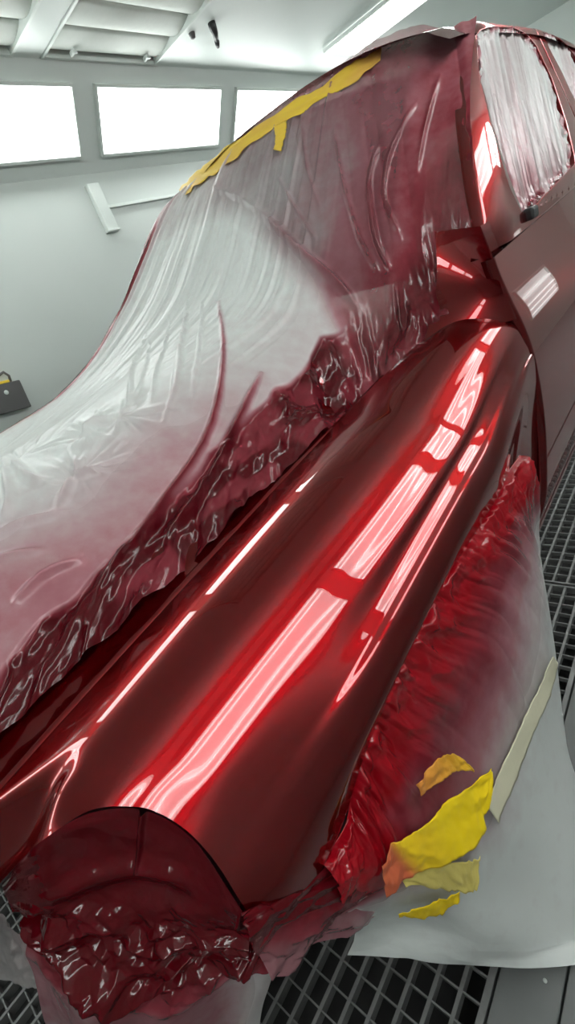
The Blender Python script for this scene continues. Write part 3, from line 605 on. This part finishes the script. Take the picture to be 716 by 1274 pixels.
# fine gathers running down from the tape
warp = X * 1.0 + .05 * fbm(X * 3, Y * 2, 31, 2)
fan = ss(.75, 1.2, Y) * ss(-.90, -1.15, X) * (1 - .5 * ss(1.85, 2.05, Y))
g = vnoise(warp * 52, Y * 1.3 + 2, 41) ; g2 = vnoise(warp * 95, Y * 2.2, 43)
D = D + fan * (.042 * np.clip(g - .50, 0, 1) ** 1.1 + .007 * g2)
g3 = vnoise((X + .35 * Y) * 24, Y * 1.1, 47)
D = D + shield * ss(-1.25, -1.0, X) * .008 * np.abs(g3 - .5) * 2
g4 = vnoise((X + .55 * Y) * 40, (Y - .4 * X) * 3, 49)
D = D + (1 - shield) * (1 - fan) * ss(.5, .1, st) * .006 * np.clip(g4 - .55, 0, 1)
for pts, h, w, cs in CREASE:
    i_ = np.arange(len(pts)); pts = spline(i_, np.array(pts), np.linspace(0, len(pts) - 1, 4 * len(pts))); h = h * 2.2; w = w * .85
    d, t = poly_dist(X, Y, pts); taper = np.clip(np.sin(np.pi * np.clip(t, .02, .98)), 0, 1) ** .5
    D = D + h * taper * (1 - np.clip(d / (w * 2.2), 0, 1)) ** 1.5
    st = np.clip(st + cs * taper * np.exp(-(d / (w * 1.1)) ** 2) * (1 - st), 0, 1)
# puckers: folds radiating from where the film is pinched
for (cx, cy), R, k0 in ((PUCKER[0], .11, 0), (PUCKER[1], .075, 2), (PUCKER[2], .085, 4), (PUCKER[3], .085, 1)):
    dx = X - cx; dy = Y - cy; rr_ = np.hypot(dx, dy); th = np.arctan2(dy, dx)
    sect = .35 + .65 * np.clip(np.cos(th - 2.6 + .5 * k0), 0, 1)
    D = D + sect * .034 * (rr_ / R) * np.exp(-(rr_ / R) ** 2) * (np.abs(vnoise(th * 4.2 + 9, rr_ * 6, 140 + k0) - .5) * 2 - .5) - .034 * np.exp(-((rr_ / (.5 * R)) ** 2)) * np.clip(-np.cos(th - .6), 0, 1)
# overspray band along the far edge
far = np.exp(-((X + 2.065) / .030) ** 2) * ss(.45, .75, Y) * (1 - ss(1.65, 1.85, Y)); st = st + (.92 - st) * far * .95
far2 = np.exp(-((X + 2.02) / .06) ** 2) * ss(.3, .8, Y); st = np.clip(st + .18 * far2, 0, 1)
st = np.clip(st + .10 * fbm(X * 9, Y * 9, 61, 3) * (st > .08), 0, 1)
bump = .045 * np.exp(-(((X + .645) / .045) ** 2 + ((Y - 1.36) / .07) ** 2))
P = np.stack([X, Y, Z], -1); N = normals(P); N = N * np.sign(N[..., 2:3] + 1e-9)
lift = .014
P = P + N * (D + lift)[..., None]; P[..., 2] += bump
f = grid_mesh('masking_film', P, M_FILM, None, {'stain': st, 'opac': np.clip(np.maximum(op * 1.08, .96 * ss(-.86, -.74, X)), .2, .985)}, flip=False)
tag(f, 'big sheet of cloudy masking film over hood and windshield, dusted with red overspray', 'masking film', 'masking films')

# ---- film gathered over the front wheel
W_ = resample(WHEELNET, 420, 460); n = W_.shape[0]; mrow = W_.shape[1]
U, V = np.meshgrid(np.linspace(0, 1, n), np.linspace(0, 1, mrow), indexing='ij')
N = normals(W_); N = N * np.sign(N[..., :1] + 1e-9)
arc = U * 1.7; dwn = V * .95
near = 1 - ss(.14, .40, V)
front = 1 - ss(.10, .24, U)
wet = np.clip(near * (.75 + .25 * vnoise(U * 14, V * 6, 71)) , 0, 1); wet = np.maximum(wet, front * (1 - ss(.35, .6, V)) * .95)
pl = vnoise(arc * 17 + 4 * dwn, dwn * 3.5, 73)
rib = vnoise(arc * 30 + 9 * dwn, dwn * 3.2, 74); rib2 = vnoise(arc * 62 + 16 * dwn, dwn * 5, 76)
D = near * (.020 * crumple(arc * 11 + 5 * dwn, dwn * 6, 75) + .028 * np.abs(rib - .5) + .010 * np.abs(rib2 - .5)) + (1 - near) * (.016 * fbm(arc * 5, dwn * 3, 77, 3) + .006 * crumple(arc * 4, dwn * 5, 79)) + ss(.05, .4, V) * (1 - ss(.4, .7, V)) * .020 * np.abs(pl - .5)
D = D * ss(0, .04, V) + .010 * ss(0, .03, V) + ss(.55, .8, V) * .02 * (vnoise(arc * 6, dwn * 4, 83) - .5)
st = .98 * ss(.16, .95, wet) + (1 - ss(.16, .95, wet)) * (.66 * (1 - ss(.30, .66, V + .10 * (vnoise(U * 5, V * 3, 85) - .5))) + .03)
hot = np.exp(-((V - .30) / .09) ** 2) * ss(.2, .4, U) * (1 - ss(.7, .85, U)) * .10; st = np.clip(st + hot, 0, 1)
st = np.clip(st + .3 * np.exp(-((U - .95) / .1) ** 2) * (1 - V), 0, 1)
opac = .90 + .09 * np.clip(st * 1.4, 0, 1) + .08 * ss(.6, .75, V) - .06 * ss(.35, .5, V) * (1 - ss(.55, .7, V))
P = W_ + N * D[..., None]; hem = ss(.72, 1, V); P[..., 1] += .03 * hem * (vnoise(U * 9, V * 0, 87) - .5); P[..., 2] += .03 * hem * (vnoise(U * 13, V * 2, 89) - .5); P[..., 2] = np.maximum(P[..., 2], .006)
f = grid_mesh('masking_film', P, M_FILM_WHEEL, None, {'stain': st, 'opac': np.clip(opac, 0, 1)})
tag(f, 'masking film tucked into the wheel arch, red above, white where it spreads on the floor', 'masking film', 'masking films')

# ---- film over the headlamp and bumper corner, skirt hanging below
H_ = resample(HEADNET, 300, 460); n, mrow = H_.shape[:2]
U, V = np.meshgrid(np.linspace(0, 1, n), np.linspace(0, 1, mrow), indexing='ij'); vv = V * 7
N = normals(H_); N = N * np.sign(-N[..., 1:2] + 1e-9)
body = 1 - ss(4.0, 4.9, vv); lowc = ss(1.6, 3.2, vv) * body
D = ss(0, .25, vv) * (body * .007 * crumple(U * 4.5, V * 6, 91) + lowc * .044 * crumple(U * 5, V * 10, 93))
D = D + (1 - body) * .020 * (vnoise(U * 9 + .5 * V, V * 2, 95) - .5) + (1 - body) * .006 * crumple(U * 6, V * 6, 97)
D = D + .012 * np.exp(-((vv - 1.9 + 1.2 * U) / .25) ** 2) * ss(.15, .3, U) * (1 - ss(.6, .75, U)) - .010 * np.exp(-((vv - 2.4 + 1.2 * U) / .3) ** 2) * ss(.15, .3, U) * (1 - ss(.6, .75, U))
D = D + .010 * np.exp(-((U - .5) / .008) ** 2) * (1 - ss(.8, 1.5, vv))
st = .98 * body + (1 - body) * (.50 - .20 * ss(5.2, 6.5, vv) + .20 * (vnoise(U * 7, V * 2, 99) - .5) - .25 * ss(.75, .95, U))
opac = 1.0 * body + (1 - body) * .90
P1 = H_ + N * (D + .004)[..., None]
f = grid_mesh('masking_film', P1, M_FILM_WET, None, {'stain': np.clip(st, 0, 1), 'opac': opac})
tag(f, 'dark red crumpled masking film over the headlamp opening with a pink skirt hanging below', 'masking film', 'masking films')
S_ = resample(SIDENET, 140, 90); U, V = np.meshgrid(np.linspace(0, 1, 140), np.linspace(0, 1, 90), indexing='ij')
N = normals(S_); N = N * np.sign(N[..., :1] + 1e-9)
D = .022 * crumple(U * 3 + V * 2, V * 5, 101) * ss(0, .1, V)
st = .97 - .45 * ss(.55, .9, V) - .15 * ss(.6, 1, U)
f2 = grid_mesh('masking_film', S_ + N * (D + .012)[..., None], M_FILM_WET, None, {'stain': st, 'opac': .95 - .25 * ss(.6, .95, V)})
tag(f2, 'narrow red masking film twisted along the bumper corner between headlamp and wheel', 'masking film', 'masking films')
C_ = resample(SCRAPNET, 90, 70); U, V = np.meshgrid(np.linspace(0, 1, 90), np.linspace(0, 1, 70), indexing='ij')
N = normals(C_); D = .02 * crumple(U * 4, V * 3, 111)
f = grid_mesh('masking_film', C_ + N * D[..., None], M_FILM, None, {'stain': .16 + .25 * U * (1 - V), 'opac': .82 + 0 * U})
tag(f, 'loose whitish scrap of masking film at the lower left of the headlamp film', 'masking film', 'masking films')

# ---- film over the side windows
def window_film(loop, label, seed, slope, na, nb, off=.004):
    loop = np.asarray(loop, float); c = loop.mean(0); L = np.vstack([loop, loop[:1]]); d = np.r_[0, np.cumsum(np.hypot(*np.diff(L, axis=0).T))]
    q = np.linspace(0, d[-1], na); e = np.stack([np.interp(q, d, L[:, 0]), np.interp(q, d, L[:, 1])], -1)
    r = np.linspace(0.005, 1.0, nb)[None, :, None]
    YZ = c + (e[:, None] - c) * r; Yw, Zw = YZ[..., 0], YZ[..., 1]
    k = Yw - slope * (Zw - c[1])
    pleat = vnoise(k * 34, Zw * 1.5, seed); fine = vnoise(k * 70, Zw * 2.5, seed + 1)
    rr = r[..., 0] + 0 * Yw
    D = .012 * np.abs(pleat - .5) * 2 + .006 * fine + .016 * crumple(Yw * 14, Zw * 14, seed + 2) * ss(.80, .97, rr)
    lo = ss(loop[:, 1].max(), loop[:, 1].min(), Zw)
    st = np.clip(.16 + .32 * lo * ss(.9, .2, (Yw - loop[:, 0].min()) / np.ptp(loop[:, 0])) + .25 * (vnoise(k * 12, Zw * 2, seed + 3) - .45) + .45 * ss(.90, 1.0, rr) * (vnoise(k * 20, Zw * 20, seed + 4) > .45), 0, 1)
    P = np.stack([cab_x(Zw) - .022 + off + D, Yw, Zw], -1)
    f = grid_mesh('masking_film', P, M_FILM, None, {'stain': st, 'opac': .78 + .15 * st})
    return tag(f, label, 'masking film', 'masking films')
window_film(win, 'pleated pinkish masking film covering the front door window', 121, .9, 500, 220)
window_film(rwin, 'crinkled masking film covering the small rear door window', 131, .9, 240, 90)

# ================================================================== masking tape
def tape(name, pairs, m, label, stain=None, n=60, k=14, amp=.004, seed=1, lift=0, torn=.0):
    R = np.asarray(pairs, float); i = np.arange(len(R)); Q = spline(i, R, np.linspace(0, len(R) - 1, n))
    v = np.linspace(0, 1, k)[None, :, None]; P = Q[:, :1] * (1 - v) + Q[:, 1:] * v
    U, V = np.meshgrid(np.linspace(0, 1, n), np.linspace(0, 1, k), indexing='ij')
    N = normals(P); N = N * np.sign(N[..., 2:3] * .7 + N[..., :1] + 1e-9)
    D = amp * crumple(U * 9, V * 2, seed) + lift
    if torn:
        j = torn * (vnoise(U * 26, V * 0, seed + 3) - .5); P = P + (Q[:, 1:] - Q[:, :1]) * (j * (V * 2 - 1))[..., None]
    s = 0 * U if stain is None else stain(U, V)
    o = grid_mesh(name, P + N * D[..., None], m, None, {'stain': np.clip(s, 0, 1)}, solid=.0008)
    return tag(o, label, 'masking tape', 'yellow masking tapes')
tape('masking_tape', TAPE_TOP, M_TAPE_DIM, 'long yellow masking tape along the top edge of the windshield film', lambda U, V: .12 + .35 * ss(.75, 1, U) + .25 * (vnoise(U * 20, V * 3, 5) - .5), 140, 16, .006, 3, .026, .25)
tape('masking_tape', TAPE_FLAP, M_TAPE_DIM, 'short torn tab of yellow tape hanging from the long windshield tape', lambda U, V: .08 + 0 * U, 24, 10, .003, 4, .028, .2)
tape('masking_tape', TAPE_BRIGHT, M_TAPE, 'bright yellow torn tape strip on the film below the wheel arch, red at one end', lambda U, V: ss(.72, .90, U + .10 * V) * .85 + .12 * ss(.45, .6, U), 90, 24, .010, 5, .030, .06)
tape('masking_tape', TAPE_ORANGE, M_TAPE, 'small orange-stained tape curl above the bright yellow strip', lambda U, V: .75 - .45 * U, 40, 14, .008, 6, .032, .1)
tape('masking_tape', TAPE_PALE, M_TAPE_PALE, 'pale yellow tape flap just below the bright yellow strip', lambda U, V: .03 + 0 * U, 40, 16, .008, 7, .024, .1)
tape('masking_tape', TAPE_SMALL, M_TAPE, 'small yellow scrap of tape nearest the film hem', lambda U, V: .05 + 0 * U, 30, 10, .005, 8, .026, .15)
tape('masking_tape', TAPE_SEAM, M_TAPE_SEAM, 'long faded tape seam running down the wheel film to the bright strip', lambda U, V: .04 + 0 * U, 60, 10, .002, 9, .030, .1)

# ================================================================== camera, world, output
cam = bpy.data.cameras.new('camera'); co = bpy.data.objects.new('camera', cam); COL.objects.link(co)
R = Matrix(((0.73738, 0.58262, -0.34179), (-0.04421, 0.54654, 0.83626), (0.67403, -0.60153, 0.42876)))   # world -> camera
co.matrix_world = Matrix.Translation((0, 0, 1.5)) @ R.transposed().to_4x4()
cam.sensor_fit = 'VERTICAL'; cam.sensor_height = 36; cam.lens = 36 * 563.376 / 1274; cam.clip_start = .02
SC.camera = co
w = bpy.data.worlds.new('world'); SC.world = w; w.use_nodes = True
w.node_tree.nodes['Background'].inputs[0].default_value = (.6, .65, .63, 1); w.node_tree.nodes['Background'].inputs[1].default_value = .05
SC.view_settings.view_transform = 'Standard'; SC.view_settings.look = 'None'; SC.view_settings.gamma = 1; SC.view_settings.use_curve_mapping = False
SC.view_settings.exposure = EXPO
SC.cycles.max_bounces = 10; SC.cycles.diffuse_bounces = 5; SC.cycles.glossy_bounces = 4; SC.cycles.transparent_max_bounces = 12
SC.cycles.sample_clamp_indirect = 6
